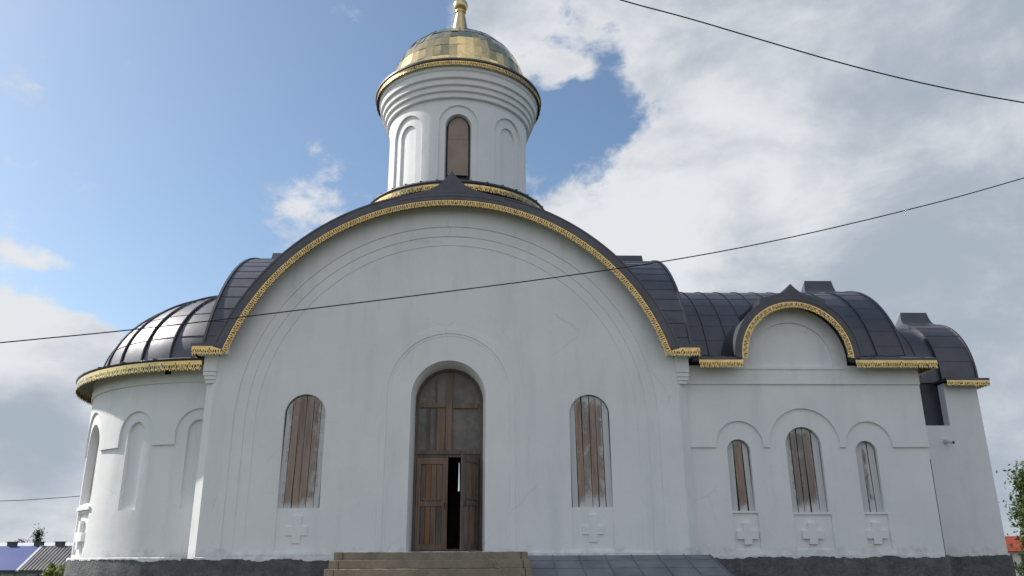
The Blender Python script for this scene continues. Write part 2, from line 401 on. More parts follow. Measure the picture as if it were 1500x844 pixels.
# corner colonnettes and their capitals
for s in (-1, 1):
    p = [(s*5.55, .02), (s*5.62, .02), (s*5.86, .24), (s*5.86, .5), (s*5.55, .5)]
    if s < 0: p = p[::-1]
    lo_ = [bm.verts.new((x, y, ZB)) for x, y in p]; hi_ = [bm.verts.new((x, y, 4.0)) for x, y in p]
    for i in range(5): bm.faces.new((lo_[i], lo_[(i+1) % 5], hi_[(i+1) % 5], hi_[i]))
    bm.faces.new(hi_)
    for z0, z1, w in ((3.98, 4.06, .0), (4.06, 4.15, .03), (4.15, 4.25, .055)):
        box(bm, min(s*5.585, s*(5.83+w)), max(s*5.585, s*(5.83+w)), .02-w, .4, z0, z1)
    box(bm, min(s*5.575, s*5.885), max(s*5.575, s*5.885), -.06, .5, 4.25, 4.66)
# side and back walls
for s in (-1, 1):
    x0, x1 = sorted((s*5.74, s*5.44)); box(bm, x0, x1, .28, DEP-.01, ZB-.02, 4.7)
    tym = [(.2, 4.6), (11.2, 4.6)] + arc(5.7, 3., 5.64, 17, 163, 48)
    plate(bm, tym, (), 0, .25, (lambda u, v, d: (s*(5.735-d), u, v)))
slit = [(-.075, 2.25), (-.02, 2.25), (-.035, 3.2), (-.06, 3.35)]
plate(bm, facade_outline(5.63, 5.43), [slit], DEP-.3, DEP)
bmesh.ops.recalc_face_normals(bm, faces=bm.faces)
soften(obj('wall', bm, PL, CH, 30), .026, 3)
# floor, coloured black for the unlit interior
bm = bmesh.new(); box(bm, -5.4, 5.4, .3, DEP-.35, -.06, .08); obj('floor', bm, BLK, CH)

# ------------------------------------------------------------------ windows with boards
def boards(name, parent, cx, hw, z0, zs, y, nb, fn=None, seed=0, gap=.012, lean=0., tones=None, paintk=1.0, mat=BD, bp=None):
    rnd = random.Random(seed); bm = bmesh.new()
    lt = bm.verts.layers.float.new('tone'); lp = bm.verts.layers.float.new('paint')
    fn = fn or (lambda u, v, d: (u, d, v))
    w = [rnd.uniform(.8, 1.2) for _ in range(nb)]; sm = sum(w); x = -hw+.004
    for b in range(nb):
        bw = w[b]/sm*(2*hw-.008); x0, x1 = x+gap/2, x+bw-gap/2; x += bw
        tone = tones[b] if tones else rnd.random(); dy = rnd.uniform(0, .014); lz = rnd.uniform(-.022, .022)+lean; bpv = bp[b] if bp else 0
        drop = rnd.uniform(.0, .012)
        nu, nv = 3, 30; g = []
        for i in range(nu+1):
            u = x0+(x1-x0)*i/nu; row = []
            top = zs+sqrt(max(0, hw*hw-min(abs(u), hw)**2)) - drop
            for j in range(nv+1):
                t = j/nv; z = z0+.004+(top-z0-.008)*t; uu = u+lz*(t-.5)
                edge = min(hw-abs(u), (z-z0)*.8, top+drop-z+.02)
                v = bm.verts.new(fn(cx+uu, z, y+dy)); v[lt] = tone
                v[lp] = paintk*max(0, 1-edge/(.30 if (u > 0) else .24))*.75+.1*paintk+bpv
                row.append(v)
            g.append(row)
        for i in range(nu):
            for j in range(nv): bm.faces.new((g[i][j], g[i+1][j], g[i+1][j+1], g[i][j+1]))
    o = obj(name, bm, mat, parent); md = o.modifiers.new('thickness', 'SOLIDIFY'); md.thickness = .022; md.offset = -1; return o
def backing(bm, cx, hw, z0, zs, y, fn=None, cut=None): plate(bm, arch(cx, hw+.02, z0-.02, zs, 16), (), y, y+.02, fn, cut)
for i, c in enumerate(WIN):
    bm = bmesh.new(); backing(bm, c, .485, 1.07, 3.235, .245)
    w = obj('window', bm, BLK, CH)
    boards('boards', w, c, .485, 1.07, 3.235, .165, 6, seed=3+i*8, lean=(.035, -.03)[i], paintk=(.72, .95)[i], tones=([.3, .2, .05, .35, .5, .8], [.7, .1, .6, .15, .3, .9])[i], bp=([.22, .04, -.05, 0, .08, .2], [.4, .02, .2, .05, .1, .38])[i], gap=(.012, .016)[i])
# ------------------------------------------------------------------ relief crosses
def cross(cx, z, h, w, t, d0, d1, fn=None, cut=None):
    bm = bmesh.new(); a = t/2; zc = z+h*.44
    poly = [(cx-a, z), (cx+a, z), (cx+a, zc-a), (cx+w/2, zc-a), (cx+w/2, zc+a), (cx+a, zc+a), (cx+a, z+h), (cx-a, z+h), (cx-a, zc+a), (cx-w/2, zc+a), (cx-w/2, zc-a), (cx-a, zc-a)]
    plate(bm, poly, (), d0, d1, fn, cut); bmesh.ops.recalc_face_normals(bm, faces=bm.faces)
    o = obj('cross', bm, PL, CH); md = o.modifiers.new('edge', 'BEVEL'); md.width = .008; md.segments = 2; return o
for c in WIN: cross(c, .29, .62, .5, .2, .085, .15)

# ------------------------------------------------------------------ door
DY0 = .74
dr = empty('door', (0, DY0, .1)); dr.parent = CH; dr.matrix_parent_inverse = Matrix.Translation(CH.location).inverted()
bm = bmesh.new()
inner = arch(0, .70, .1, 3.66, 24)
plate(bm, arch(0, .84, .1, 3.66, 28), [arch(0, .775, .06+.1, 3.66, 28)], DY0, DY0+.12)
box(bm, -.79, .79, DY0-.02, DY0+.1, 2.37, 2.46); box(bm, -.79, .79, DY0+.02, DY0+.1, 2.30, 2.37)
obj('frame', bm, DW2, dr)
bm = bmesh.new()
plate(bm, [(-.78, 2.46), (.78, 2.46)]+arc(0, 3.66, .78, 0, 180, 24), (), DY0+.07, DY0+.10); ts = obj('transom', bm, FILM, dr)
bm = bmesh.new()
box(bm, -.075, .075, DY0+.0, DY0+.06, 2.46, 4.40); box(bm, -.72, -.08, DY0+.01, DY0+.055, 3.52, 3.64); box(bm, .08, .72, DY0+.01, DY0+.055, 3.50, 3.62)
box(bm, -.30, -.10, DY0+.03, DY0+.065, 2.46, 3.50); obj('glazing_bar', bm, DW, dr)
bm = bmesh.new(); box(bm, -.56, -.47, DY0+.04, DY0+.066, 2.5, 3.5); box(bm, -.36, -.31, DY0+.045, DY0+.066, 2.5, 4.2); obj('batten', bm, DW2, dr)
def leaf(mt, mats, flip):
    """door leaf, hinge at local x=0, running to -x*flip"""
    w, h = .765, 2.18
    bm = bmesh.new()
    def b(x0, x1, z0, z1, y0=0, y1=.05, mi=0):
        x0, x1 = sorted((x0*flip, x1*flip)); box(bm, x0, x1, y0, y1, z0, z1, mi, mt)
    b(0, .11, 0, h); b(w-.13, w, 0, h); b(.11, w-.13, 0, .15); b(.11, w-.13, h-.16, h); b(.11, w-.13, 1.02, 1.15); b(.15, w-.16, 1.155, 1.20, -.02, .03)
    x = .11
    for i, ww in enumerate((.12, .13, .13, .145)):
        if x+ww > w-.13: ww = w-.13-x
        b(x+.004, x+ww-.004, .15, 1.02, .022, .045, (1, 2, 0, 1)[i] if flip > 0 else (0, 1, 0, 1)[i])
        b(x+.004, x+ww-.004, 1.15, h-.16, .022, .045, (1, 2, 0, 0)[i] if flip > 0 else (1, 0, 1, 0)[i]); x += ww
    o = obj('door_leaf', bm, mats, dr); md = o.modifiers.new('edge', 'BEVEL'); md.width = .004; md.segments = 1
    bm = bmesh.new()
    hx = (w-.07)*flip
    tube(bm, [mt @ Vector((hx, 0, .98)), mt @ Vector((hx, -.05, .99)), mt @ Vector((hx, -.05, 1.11)), mt @ Vector((hx, 0, 1.12))], .009, 6)
    hd = obj('handle', bm, IRON, o); return o
leaf(Matrix.Translation((-.77, DY0+.03, .115)), [DW, DW2, DW3], 1)
ln = leaf(Matrix.Translation((.77, DY0+.02, .115)) @ Matrix.Rotation(radians(58), 4, 'Z'), [DW2, DW, DW], -1)
ln['label'] = 'right door leaf standing ajar'

# ------------------------------------------------------------------ main roof: two crossing barrels with ogee points
def FX(u, v, d): return (u, d, v)                       # plane facing -y
def RX(x): return lambda u, v, d: (x-d, u, v)           # plane facing +x
def LX(x): return lambda u, v, d: (x+d, u, v)           # plane facing -x
def ringpoly(c, zc, r0, r1, a0, a1, n=56): return arc(c, zc, r1, a0, a1, n) + arc(c, zc, r0, a1, a0, n)
bm = bmesh.new()
A0, A1 = 17.6, 162.4
plate(bm, ringpoly(0, 3., 5.67, 5.87, A0, A1), (), -.36, DEP+.36, FX)
plate(bm, ringpoly(0, 3., 5.86, 5.90, A0, A1), (), -.375, -.30, FX)         # standing edge along the front
plate(bm, ringpoly(5.7, 3., 5.665, 5.865, A0, A1), (), -6.05, 6.05, lambda u, v, d: (d, u, v))
for s in (-1, 1):
    fn = RX(6.07) if s > 0 else LX(-6.07)
    plate(bm, ringpoly(5.7, 3., 5.86, 5.90, A0, A1), (), 0, .06, fn)
    for k in range(1, 17):                                                    # lap lines of the sheets
        a = 17.6+k*4.6
        for aa in (a, 180-a):
            t = radians(aa); p = Vector((0, 5.7+5.868*cos(t), 3+5.868*sin(t)))
            x0, x1 = sorted((s*6.05, s*3.2)); tube(bm, [(x0, p.y, p.z), (x1, p.y, p.z)], .008, 5)
keel(bm, 0, 3, 5.87, .61, -.37, .9, FX)
keel(bm, 5.7, 3, 5.87, .58, 0, 1.15, RX(6.07), .75); keel(bm, 5.7, 3, 5.87, .58, 0, 1.15, LX(-6.07), .75)
# corner eaves between the gables
for s in (-1, 1):
    for (ya, yb) in ((-.37, 1.3), (DEP-1.3, DEP+.37)):
        yo, yi = (ya, yb) if ya < 1 else (yb, ya)
        xo, xi = s*6.13, s*5.42
        hexa(bm, [(xi, yo, 4.8), (xo, yo, 4.8), (xo, yi, 4.8), (xi, yi, 4.8), (xi, yo, 4.86), (xo, yo, 4.86), (xo, yi, 4.86), (xi, yi, 4.86)] if (s > 0) == (yo < yi) else
             [(xo, yo, 4.8), (xi, yo, 4.8), (xi, yi, 4.8), (xo, yi, 4.8), (xo, yo, 4.86), (xi, yo, 4.86), (xi, yi, 4.86), (xo, yi, 4.86)])
        ys = yo+.16*(1 if yi > yo else -1)
        hexa(bm, [(s*5.44, ys, 4.85), (s*6.0, ys, 4.85), (s*6.0, yi, 4.85), (s*5.44, yi, 4.85), (s*5.31, ys+.02, 5.22), (s*5.40, ys+.02, 5.22), (s*5.4, yi, 5.5), (s*5.2, yi, 5.5)])
bmesh.ops.recalc_face_normals(bm, faces=bm.faces)
ROOF = obj('roof', bm, RF, CH, 30)
# gilded edging of the main block
def arc_path(c, zc, r, a0, a1, fn, off):
    n = r*radians(abs(a1-a0))
    def f(s):
        t = radians(a0)+(radians(a1)-radians(a0))*s/n
        P = Vector(fn(c+r*cos(t), zc+r*sin(t), off)); Q = Vector(fn(c, zc, off)); return P, (Q-P).normalized()
    return f, n
bm = bmesh.new(); p, n = arc_path(0, 3, 5.675, 163, 17, FX, -.345); valance(bm, p, n, .17, .015, .11, .2); gold(bm, ROOF)
for s in (-1, 1):
    bm = bmesh.new()
    for a, b in (((s*6.11, -.355, 4.80), (s*5.40, -.355, 4.80)), ((s*6.12, -.35, 4.80), (s*6.12, .6, 4.80))):
        p, n = line_path(a, b); valance(bm, p, n, .22)
    gold(bm, ROOF)
    bm = bmesh.new(); p, n = arc_path(5.7, 3, 5.672, 163, 17, RX(6.04) if s > 0 else LX(-6.04), .01); valance(bm, p, n, .24, .03); gold(bm, ROOF)
for s in (-1, 1):
    bm = bmesh.new(); x0, x1 = sorted((s*5.35, s*6.08)); box(bm, x0, x1, -.33, 1.2, 4.665, 4.795); obj('soffit', bm, PL, ROOF)

# ------------------------------------------------------------------ drum, dome
DM = cylmap(DX, DY, DR, 2.0)
bm = bmesh.new()
def circ(a): return radians(a)*DR
def rect(u0, u1, z0, z1): return [(u0, z0), (u1, z0), (u1, z1), (u0, z1)]
bays = [(k*45-180, k % 2 == 0) for k in range(8)]
for a, isw in bays:
    c = circ(a); h = circ(22.5)
    if isw:
        plate(bm, rect(c-h, c+h, 10.3, 13.92), [arch(c, circ(15.2), 10.6, 13.63-circ(15.2), 18)], 0, .055, DM, circ(3))
        plate(bm, rect(c-h, c+h, 10.3, 13.92), [arch(c, circ(10.4), 10.6, 13.34-circ(10.4), 18)], .05, .32, DM, circ(3))
    else:
        plate(bm, rect(c-h, c+h, 10.3, 13.92), [arch(c, circ(16.2), 10.6, 13.56-circ(16.2), 18)], 0, .075, DM, circ(3))
        plate(bm, rect(c-h, c+h, 10.3, 13.92), [arch(c, circ(8.9), 10.6, 13.24-circ(8.9), 18)], .07, .15, DM, circ(3))
        plate(bm, rect(c-h, c+h, 10.3, 13.92), (), .14, .30, DM, circ(3))
bmesh.ops.recalc_face_normals(bm, faces=bm.faces)
DRUM = obj('drum', bm, PL, CH, 25)
bm = bmesh.new()
lathe(bm, [(2.2, 13.86), (2.46, 13.86), (2.46, 14.04), (2.535, 14.05), (2.535, 14.23), (2.61, 14.24), (2.61, 14.44), (2.69, 14.45), (2.69, 14.68), (2.74, 14.70), (2.76, 14.97), (2.2, 14.97)], DX, DY, 96)
bmesh.ops.recalc_face_normals(bm, faces=bm.faces)
soften(obj('cornice', bm, PL, DRUM, 25), .022)
for a in (-180, -90, 0, 90):
    c = circ(a); bm = bmesh.new(); backing(bm, c, circ(10.4), 10.5, 13.34-circ(10.4), .30, DM, circ(4)); w = obj('window', bm, DKM, CH)
    bm = bmesh.new(); hw = circ(8.6)
    plate(bm, [(c-hw, 11.27), (c+hw, 11.27), (c+hw, 12.52), (c-hw, 12.50)], (), .19, .21, DM, circ(4))
    plate(bm, [(c-hw*.98, 12.515), (c+hw*.98, 12.53)]+arc(c, 12.94, hw*.97, 0, 180, 14), (), .2, .215, DM, circ(4)); obj('boards', bm, PLY, w)
# skirt round the foot of the drum
bm = bmesh.new()
lathe(bm, [(2.2, 11.0), (2.30, 10.92), (2.98, 10.72), (3.02, 10.66), (2.98, 10.60), (2.85, 10.62), (2.3, 10.45), (2.3, 9.0)], DX, DY, 72)
for k in range(36):
    t = radians(k*10); d = Vector((sin(t), -cos(t), 0)); tube(bm, [Vector((DX, DY, 10.97))+d*2.3, Vector((DX, DY, 10.73))+d*3.0], .018, 5)
bmesh.ops.recalc_face_normals(bm, faces=bm.faces)
SK = obj('drum_skirt', bm, RF, CH, 30)
def circ_path(R, z, a0=0, a1=360, flare=0., cx=DX, cy=DY):
    n = R*radians(a1-a0)
    def f(s):
        t = radians(a0)+s/R; return (cx+R*sin(t), cy-R*cos(t), z), Vector((-sin(t)*flare, cos(t)*flare, -1)).normalized()
    return f, n
bm = bmesh.new(); p, n = circ_path(2.97, 10.63); valance(bm, p, n, .22, .025); gold(bm, SK)
# eaves of the dome
bm = bmesh.new()
lathe(bm, [(2.70, 14.96), (2.84, 14.98), (2.885, 14.97), (2.89, 15.03), (2.6, 15.10), (2.25, 15.16), (2.2, 15.0)], DX, DY, 96)
bmesh.ops.recalc_face_normals(bm, faces=bm.faces); EV = obj('dome_eaves', bm, RF, CH, 40)
bm = bmesh.new(); p, n = circ_path(2.845, 14.985); valance(bm, p, n, .2, .018, .13); gold(bm, EV)
# dome of separate gilded panels, each a little out of true
ZC, RD = 15.27, 2.395
bm = bmesh.new(); rnd = random.Random(4)
rows, cols = 9, 54
els = [-5+95*i/rows for i in range(rows)]+[86]
for i in range(rows):
    nc = cols if i < 6 else 36
    for k in range(nc):
        t0, t1 = 2*pi*k/nc, 2*pi*(k+1)/nc; off = 0
        du, dv, dz = rnd.gauss(0, .003), rnd.gauss(0, .005), rnd.uniform(0, .002)
        pts = []
        for (t, e, a, b) in ((t0, els[i], -1, -1), (t1, els[i], 1, -1), (t1, els[i+1], 1, 1), (t0, els[i+1], -1, 1)):
            t += off; e = radians(e); r = RD+.012+dz+a*du+b*dv
            pts.append(bm.verts.new((DX+r*cos(e)*sin(t), DY-r*cos(e)*cos(t), ZC+r*sin(e))))
        bm.faces.new(pts)
lathe(bm, [((RD-.012)*cos(radians(e)), ZC+(RD-.012)*sin(radians(e))) for e in range(-8, 91, 7)]+[(0.001, ZC+RD-.012)], DX, DY, 64)
DOME = obj('dome', bm, GDD, CH)
bm = bmesh.new()
for e in (37, ):
    rr, zz = (RD+.016)*cos(radians(e)), ZC+(RD+.016)*sin(radians(e))
    tube(bm, [(DX+rr*sin(2*pi*k/96), DY-rr*cos(2*pi*k/96), zz) for k in range(97)], .008, 6)
obj('seam_ring', bm, IRON, DOME)
bm = bmesh.new()
def ballp(zc, r): return [(r*sin(radians(a)), zc-r*cos(radians(a))) for a in range(20, 170, 10)]
lathe(bm, [(.55, 17.55), (.42, 17.66), (.34, 17.78), (.29, 18.1), (.20, 18.6), (.155, 18.82), (.20, 18.86), (.2, 18.9)]+ballp(19.16, .27)+[(.07, 19.45), (.05, 19.6), (.05, 20.3), (0, 20.32)], DX, DY, 32)
obj('finial', bm, m_gold('dull gilded finial', .3, .15, (.74, .58, .33)), DOME, 40)

# ------------------------------------------------------------------ apse
AM = cylmap(AX, AY, AR)
def ac(a): return radians(a)*AR
bm = bmesh.new()
lo, hi = ac(-178), ac(8)
steps = []                                       # upper band ends in round-headed cut-outs
NI = [(-53.3, 9.6, 3.68), (-25.8, 6.9, 3.48), (-4.0, 7.2, 3.48), (-82, 6.9, 3.48), (-110, 9.6, 3.68), (-140, 6.9, 3.48)]
zs = 2.61
up = [(hi, 4.13), (lo, 4.13), (lo, zs)]
for a, h, zt in sorted(NI):
    up += [(ac(a-h), zs)] + [(x, zt-ac(h)+(z-(zt-ac(h)))) for x, z in arc(ac(a), zt-ac(h), ac(h), 180, 0, 20)] + [(ac(a+h), zs)]
up += [(hi, zs)]
plate(bm, up, (), .0, .06, AM, ac(3))
plate(bm, rect(lo, hi, 4.13, 4.62), (), -.05, .08, AM, ac(3))
holes2 = []
for a, h, zt in NI:
    if a in (-53.3, -110): holes2 += [arch(ac(a), ac(7.3), 1.30, 3.36-ac(7.3), 18), [(ac(a-7.1), .08), (ac(a+7.6), .08), (ac(a+7.6), 1.10), (ac(a-7.1), 1.10)]]
    else: holes2.append(arch(ac(a), ac(3.5), 1.09, 3.22-ac(3.5), 18))
plate(bm, rect(lo, hi, ZB, 4.2), holes2, .05, .14, AM, ac(3))
holes3 = [arch(ac(a), ac(6.4), 1.34, 3.30-ac(6.4), 18) for a, h, zt in NI if a in (-53.3, -110)]
plate(bm, rect(lo, hi, ZB, 4.2), holes3, .13, .34, AM, ac(3))
plate(bm, [(ac(-61.4), 1.16), (ac(-45.0), 1.16), (ac(-45.0), 1.24), (ac(-61.4), 1.24)], (), .0, .2, AM, ac(3))
bmesh.ops.recalc_face_normals(bm, faces=bm.faces)
APW = obj('apse_wall', bm, PL, CH, 25)
bm = bmesh.new(); plate(bm, rect(ac(-16.7), ac(-14.6), 4.34, 4.52), (), -.056, 0, AM); obj('vent', bm, BLK, APW)
for a in (-53.3, -110):
    bm = bmesh.new(); backing(bm, ac(a), ac(6.4), 1.34, 3.30-ac(6.4), .33, AM, ac(3)); w = obj('window', bm, BLK, CH)
    boards('boards', w, ac(a), ac(6.4), 1.34, 3.30-ac(6.4), .24, 5, AM, 21, .03, 0, [.8, .9, .6, .9, .5], .6)
cross(ac(-52.9), .2, .7, .66, .22, .03, .16, AM, ac(2))
# half dome of the apse
bm = bmesh.new(); AH, AA = 2.85, 4.55
prof = [(AA*cos(radians(e))+.0, 4.70+AH*sin(radians(e))) for e in range(0, 89, 4)]+[(.02, 4.70+AH)]
lathe(bm, [(4.2, 4.57), (5.14, 4.57), (5.17, 4.62), (4.8, 4.74)]+prof, AX, AY, 96, -185, 5)
ribs = [-98, -86.5, -75, -63.5, -52, -40.5, -29, -17.5, -6, 3, -112, -128, -144, -160]
for a in ribs:
    t = radians(a); pts = [(AX+5.12*sin(t), AY-5.12*cos(t), 4.65)]
    for e in range(0, 85, 4):
        r = (AA+.02)*cos(radians(e)); pts.append((AX+r*sin(t), AY-r*cos(t), 4.715+(AH+.02)*sin(radians(e))))
    tube(bm, pts, .03, 5)
for e in (14, 30, 47, 63):
    r = (AA+.004)*cos(radians(e)); z = 4.70+(AH+.004)*sin(radians(e))
    tube(bm, [(AX+r*sin(radians(a)), AY-r*cos(radians(a)), z) for a in range(-180, 6, 3)], .009, 4)
bmesh.ops.recalc_face_normals(bm, faces=bm.faces)
APR = obj('apse_roof', bm, RF, CH, 30)
bm = bmesh.new(); p, n = circ_path(5.13, 4.575, -180, -3, 0, AX, AY); valance(bm, p, n, .25, .025); gold(bm, APR)

# ------------------------------------------------------------------ right wing
WX0, WX1, WY, WAY, WZC, WR = 5.70, 11.78, .3, 5.15, 3.73, 4.05
GX, GZ, GR_ = 8.62, 4.66, 1.40
bm = bmesh.new()
tymp = [(WX0, 4.03), (WX1, 4.03), (WX1, 4.5), (GX+GR_-.03, 4.5)]+arc(GX, GZ, GR_-.03, 0, 180, 32)+[(GX-GR_+.03, 4.5), (WX0, 4.5)]
plate(bm, tymp, [[(GX-1.02, 4.46)]+[(GX+1.02, 4.46)]+arc(GX, GZ-.05, 1.02, 0, 180, 32)], WY-.01, WY+.055)
plate(bm, tymp, (), WY+.05, WY+.1)
plate(bm, [(WX0, 4.40), (GX+1.3, 4.40), (GX+1.3, 4.455), (WX0, 4.455)], (), WY-.035, WY+.05)
WW = [(7.07, .285, .99, 2.68, .58, 3.12, 2.50), (8.68, .44, .95, 2.98, .87, 3.43, 2.58), (10.22, .265, .95, 2.64, .58, 3.11, 2.50)]
ARX = [7.10, 8.71, 10.30]
up = [(WX1, 4.06), (WX0, 4.06), (WX0, 2.48)]
for (c, hw, z0, zt, ar, at, sp), axx in zip(WW, ARX):
    up += [(axx-ar, 2.48)]+arc(axx, at-ar, ar, 180, 0, 28)+[(axx+ar, 2.48)]
up += [(WX1, 2.48)]
# small corbels between the arches keep their own lower edge
plate(bm, up, (), WY+.035, WY+.105)
wh = [arch(c, hw, z0, zt-hw, 20) for c, hw, z0, zt, *_ in WW]
ap = [[(c-hw, .1), (c+hw+.05, .1), (c+hw+.05, z0-.05), (c-hw, z0-.05)] for c, hw, z0, *_ in WW]
plate(bm, rect(WX0, WX1-.01, ZB, 4.1), wh+ap, WY+.085, WY+.135)
plate(bm, rect(WX0, WX1-.02, ZB, 4.1), [arch(c, hw+.004, z0-.004, zt-hw, 20) for c, hw, z0, zt, *_ in WW], WY+.128, WY+.4)
# end gable and back
endp = [(WY+.11, ZB), (10.0, ZB), (10.0, 4.7)]+arc(WAY, WZC, WR-.2, 14, 166, 40)+[(WY+.11, 4.7)]
plate(bm, endp, (), .03, .35, RX(WX1))
box(bm, WX0, WX1-.4, 9.7, 9.98, ZB, 4.6)
bmesh.ops.recalc_face_normals(bm, faces=bm.faces)
obj('wall', bm, PL, CH, 30)
for i, (c, hw, z0, zt, *_) in enumerate(WW):
    bm = bmesh.new(); backing(bm, c, hw, z0, zt-hw, WY+.36); w = obj('window', bm, BLK, CH)
    boards('boards', w, c, hw, z0, zt-hw, WY+.19, (3, 5, 3)[i], seed=40+i, gap=(.03, .022, .018)[i], lean=-.02, tones=([1, 0, 1], [1, .8, 1, .7, 1], [1, 1, 1])[i], paintk=(1.1, 1.0, 1.2)[i], bp=([.55, -.25, .5], [.15, .05, .1, .02, .5], [.5, .22, .45])[i])
cross(10.2, .22, .5, .5, .19, WY+.05, WY+.14); cross(8.66, .22, .5, .5, .19, WY+.05, WY+.14); cross(7.1, .22, .5, .5, .19, WY+.05, WY+.14)
bm = bmesh.new()
XE = 12.08
AW0, AW1 = 17.5, 162.5
plate(bm, ringpoly(WAY, WZC, WR-.14, WR, AW0, AW1), (), 5.2, 11.4, lambda u, v, d: (d, u, v))
plate(bm, ringpoly(WAY, WZC, WR-.14, WR+.05, AW0, AW1), (), 11.3, XE, lambda u, v, d: (d, u, v))
plate(bm, ringpoly(WAY, WZC, WR+.04, WR+.08, AW0, AW1), (), XE-.05, XE+.015, lambda u, v, d: (d, u, v))
x = 6.25
while x < 11.2:
    pts = [(x, WAY+(WR+.012)*cos(radians(a)), WZC+(WR+.012)*sin(radians(a))) for a in range(18, 164, 4)]
    tube(bm, pts, .016, 5); x += .55
for k in range(1, 15):
    a = 180-(18+k*7.3)
    p = Vector((0, WAY+(WR+.002)*cos(radians(a)), WZC+(WR+.002)*sin(radians(a)))); tube(bm, [(5.8, p.y, p.z), (11.3, p.y, p.z)], .006, 4)
    p = Vector((0, WAY+(WR+.052)*cos(radians(a+3)), WZC+(WR+.052)*sin(radians(a+3)))); tube(bm, [(11.3, p.y, p.z), (XE, p.y, p.z)], .008, 4)
keel(bm, WAY, WZC, WR+.05, .58, 0, 1.05, RX(XE), .6, .3)
# lower aprons with their eaves, front side
for x0, x1 in ((6.0, GX-GR_-.02), (GX+GR_+.03, 12.1)):
    hexa(bm, [(x0, -.12, 4.56), (x1, -.12, 4.56), (x1, 1.5, 4.56), (x0, 1.5, 4.56), (x0, -.12, 4.615), (x1, -.12, 4.615), (x1 if x1 < 12 else x1-.0, 1.36, 5.03), (x0, 1.36, 5.03)])
    xs = x0+.5
    while xs < x1-.2: tube(bm, [(xs, -.1, 4.625), (xs, 1.34, 5.035)], .012, 4); xs += .62
hexa(bm, [(6, 8.8, 4.56), (12.1, 8.8, 4.56), (12.1, 10.4, 4.56), (6, 10.4, 4.56), (6, 8.95, 5.0), (12.1, 8.95, 5.0), (12.1, 10.4, 4.615), (6, 10.4, 4.615)])
bmesh.ops.recalc_face_normals(bm, faces=bm.faces)
WRF = obj('wing_roof', bm, RF, CH, 30)
bm = bmesh.new()
plate(bm, ringpoly(GX, GZ, GR_, GR_+.15, -3, 183, 40), (), -.12, 2.6, FX)
plate(bm, ringpoly(GX, GZ, GR_+.145, GR_+.18, 0, 180, 40), (), -.135, -.08, FX)
keel(bm, GX, GZ, GR_+.15, .32, -.13, 1.6, FX, .62, 0)
bmesh.ops.recalc_face_normals(bm, faces=bm.faces)
obj('gable_roof', bm, RF, CH, 30)
bm = bmesh.new(); p, n = arc_path(GX, GZ, GR_+.003, 182, -2, FX, -.105); valance(bm, p, n, .17, .017, .09, .25); gold(bm, WRF)
for x0, x1 in ((6.14, GX-GR_+.01), (GX+GR_+.02, 12.08)):
    bm = bmesh.new(); p, n = line_path((x0, -.105, 4.57), (x1, -.105, 4.57)); valance(bm, p, n, .215)
    if x1 > 11: p, n = line_path((12.085, -.105, 4.57), (12.085, 1.0, 4.57)); valance(bm, p, n, .215)
    gold(bm, WRF)

# ------------------------------------------------------------------ porch at the far end
PX0, PX1, PY, PAY, PZC, PR = 11.75, 14.95, 3.05, 5.25, 4.82, 1.98
bm = bmesh.new()
plate(bm, [(PX0, ZB), (PX1, ZB), (PX1-.03, 4.62), (13.97, 4.62), (13.97, 3.42), (PX0, 3.42)], (), PY, PY+.3)
plate(bm, [(PY+.02, ZB), (7.45, ZB), (7.45, 4.7)]+arc(PAY, PZC, PR-.12, 5, 175, 32)+[(PY+.02, 4.7)], (), .0, .3, RX(PX1-.02))
box(bm, PX0, PX1-.3, 7.15, 7.44, ZB, 4.6)
bmesh.ops.recalc_face_normals(bm, faces=bm.faces)
PW = obj('wall', bm, PL, CH, 30)
bm = bmesh.new(); box(bm, 11.74, 11.83, WY+.16, WY+.3, ZB, 2.2); obj('groove_shade', bm, PLN, PW)  # dark strip that paints in the shadow of the groove at the wing end
bm = bmesh.new(); box(bm, PX0, 14.2, PY+.32, 7.1, 3.3, 4.75); obj('flashing', bm, DKM, PW)
bm = bmesh.new()
plate(bm, ringpoly(PAY, PZC, PR-.1, PR-.02, -4, 184, 40), (), 11.7, 14.2, lambda u, v, d: (d, u, v))
plate(bm, ringpoly(PAY, PZC, PR-.1, PR+.08, -4, 184, 40), (), 14.05, 15.1, lambda u, v, d: (d, u, v))
plate(bm, ringpoly(PAY, PZC, PR+.07, PR+.11, -4, 184, 40), (), 15.06, 15.115, lambda u, v, d: (d, u, v))
for k in range(1, 10):
    a = 180-k*14
    p = Vector((0, PAY+(PR+.083)*cos(radians(a)), PZC+(PR+.083)*sin(radians(a)))); tube(bm, [(14.05, p.y, p.z), (15.1, p.y, p.z)], .007, 4)
for x in (12.4, 12.95, 13.5):
    tube(bm, [(x, PAY+(PR-.01)*cos(radians(a)), PZC+(PR-.01)*sin(radians(a))) for a in range(0, 181, 6)], .018, 5)
keel(bm, PAY, PZC, PR+.08, .5, 0, 1.0, RX(15.1), .5, .3)
box(bm, 13.9, 15.16, 2.74, 3.4, 4.66, 4.72)
bmesh.ops.recalc_face_normals(bm, faces=bm.faces)
PRF = obj('porch_roof', bm, RF, CH, 30)
bm = bmesh.new(); p, n = line_path((13.93, 2.76, 4.67), (15.14, 2.76, 4.67)); valance(bm, p, n, .17, .025)
p, n = line_path((15.15, 2.76, 4.67), (15.15, 3.4, 4.67)); valance(bm, p, n, .17, .025); gold(bm, PRF)

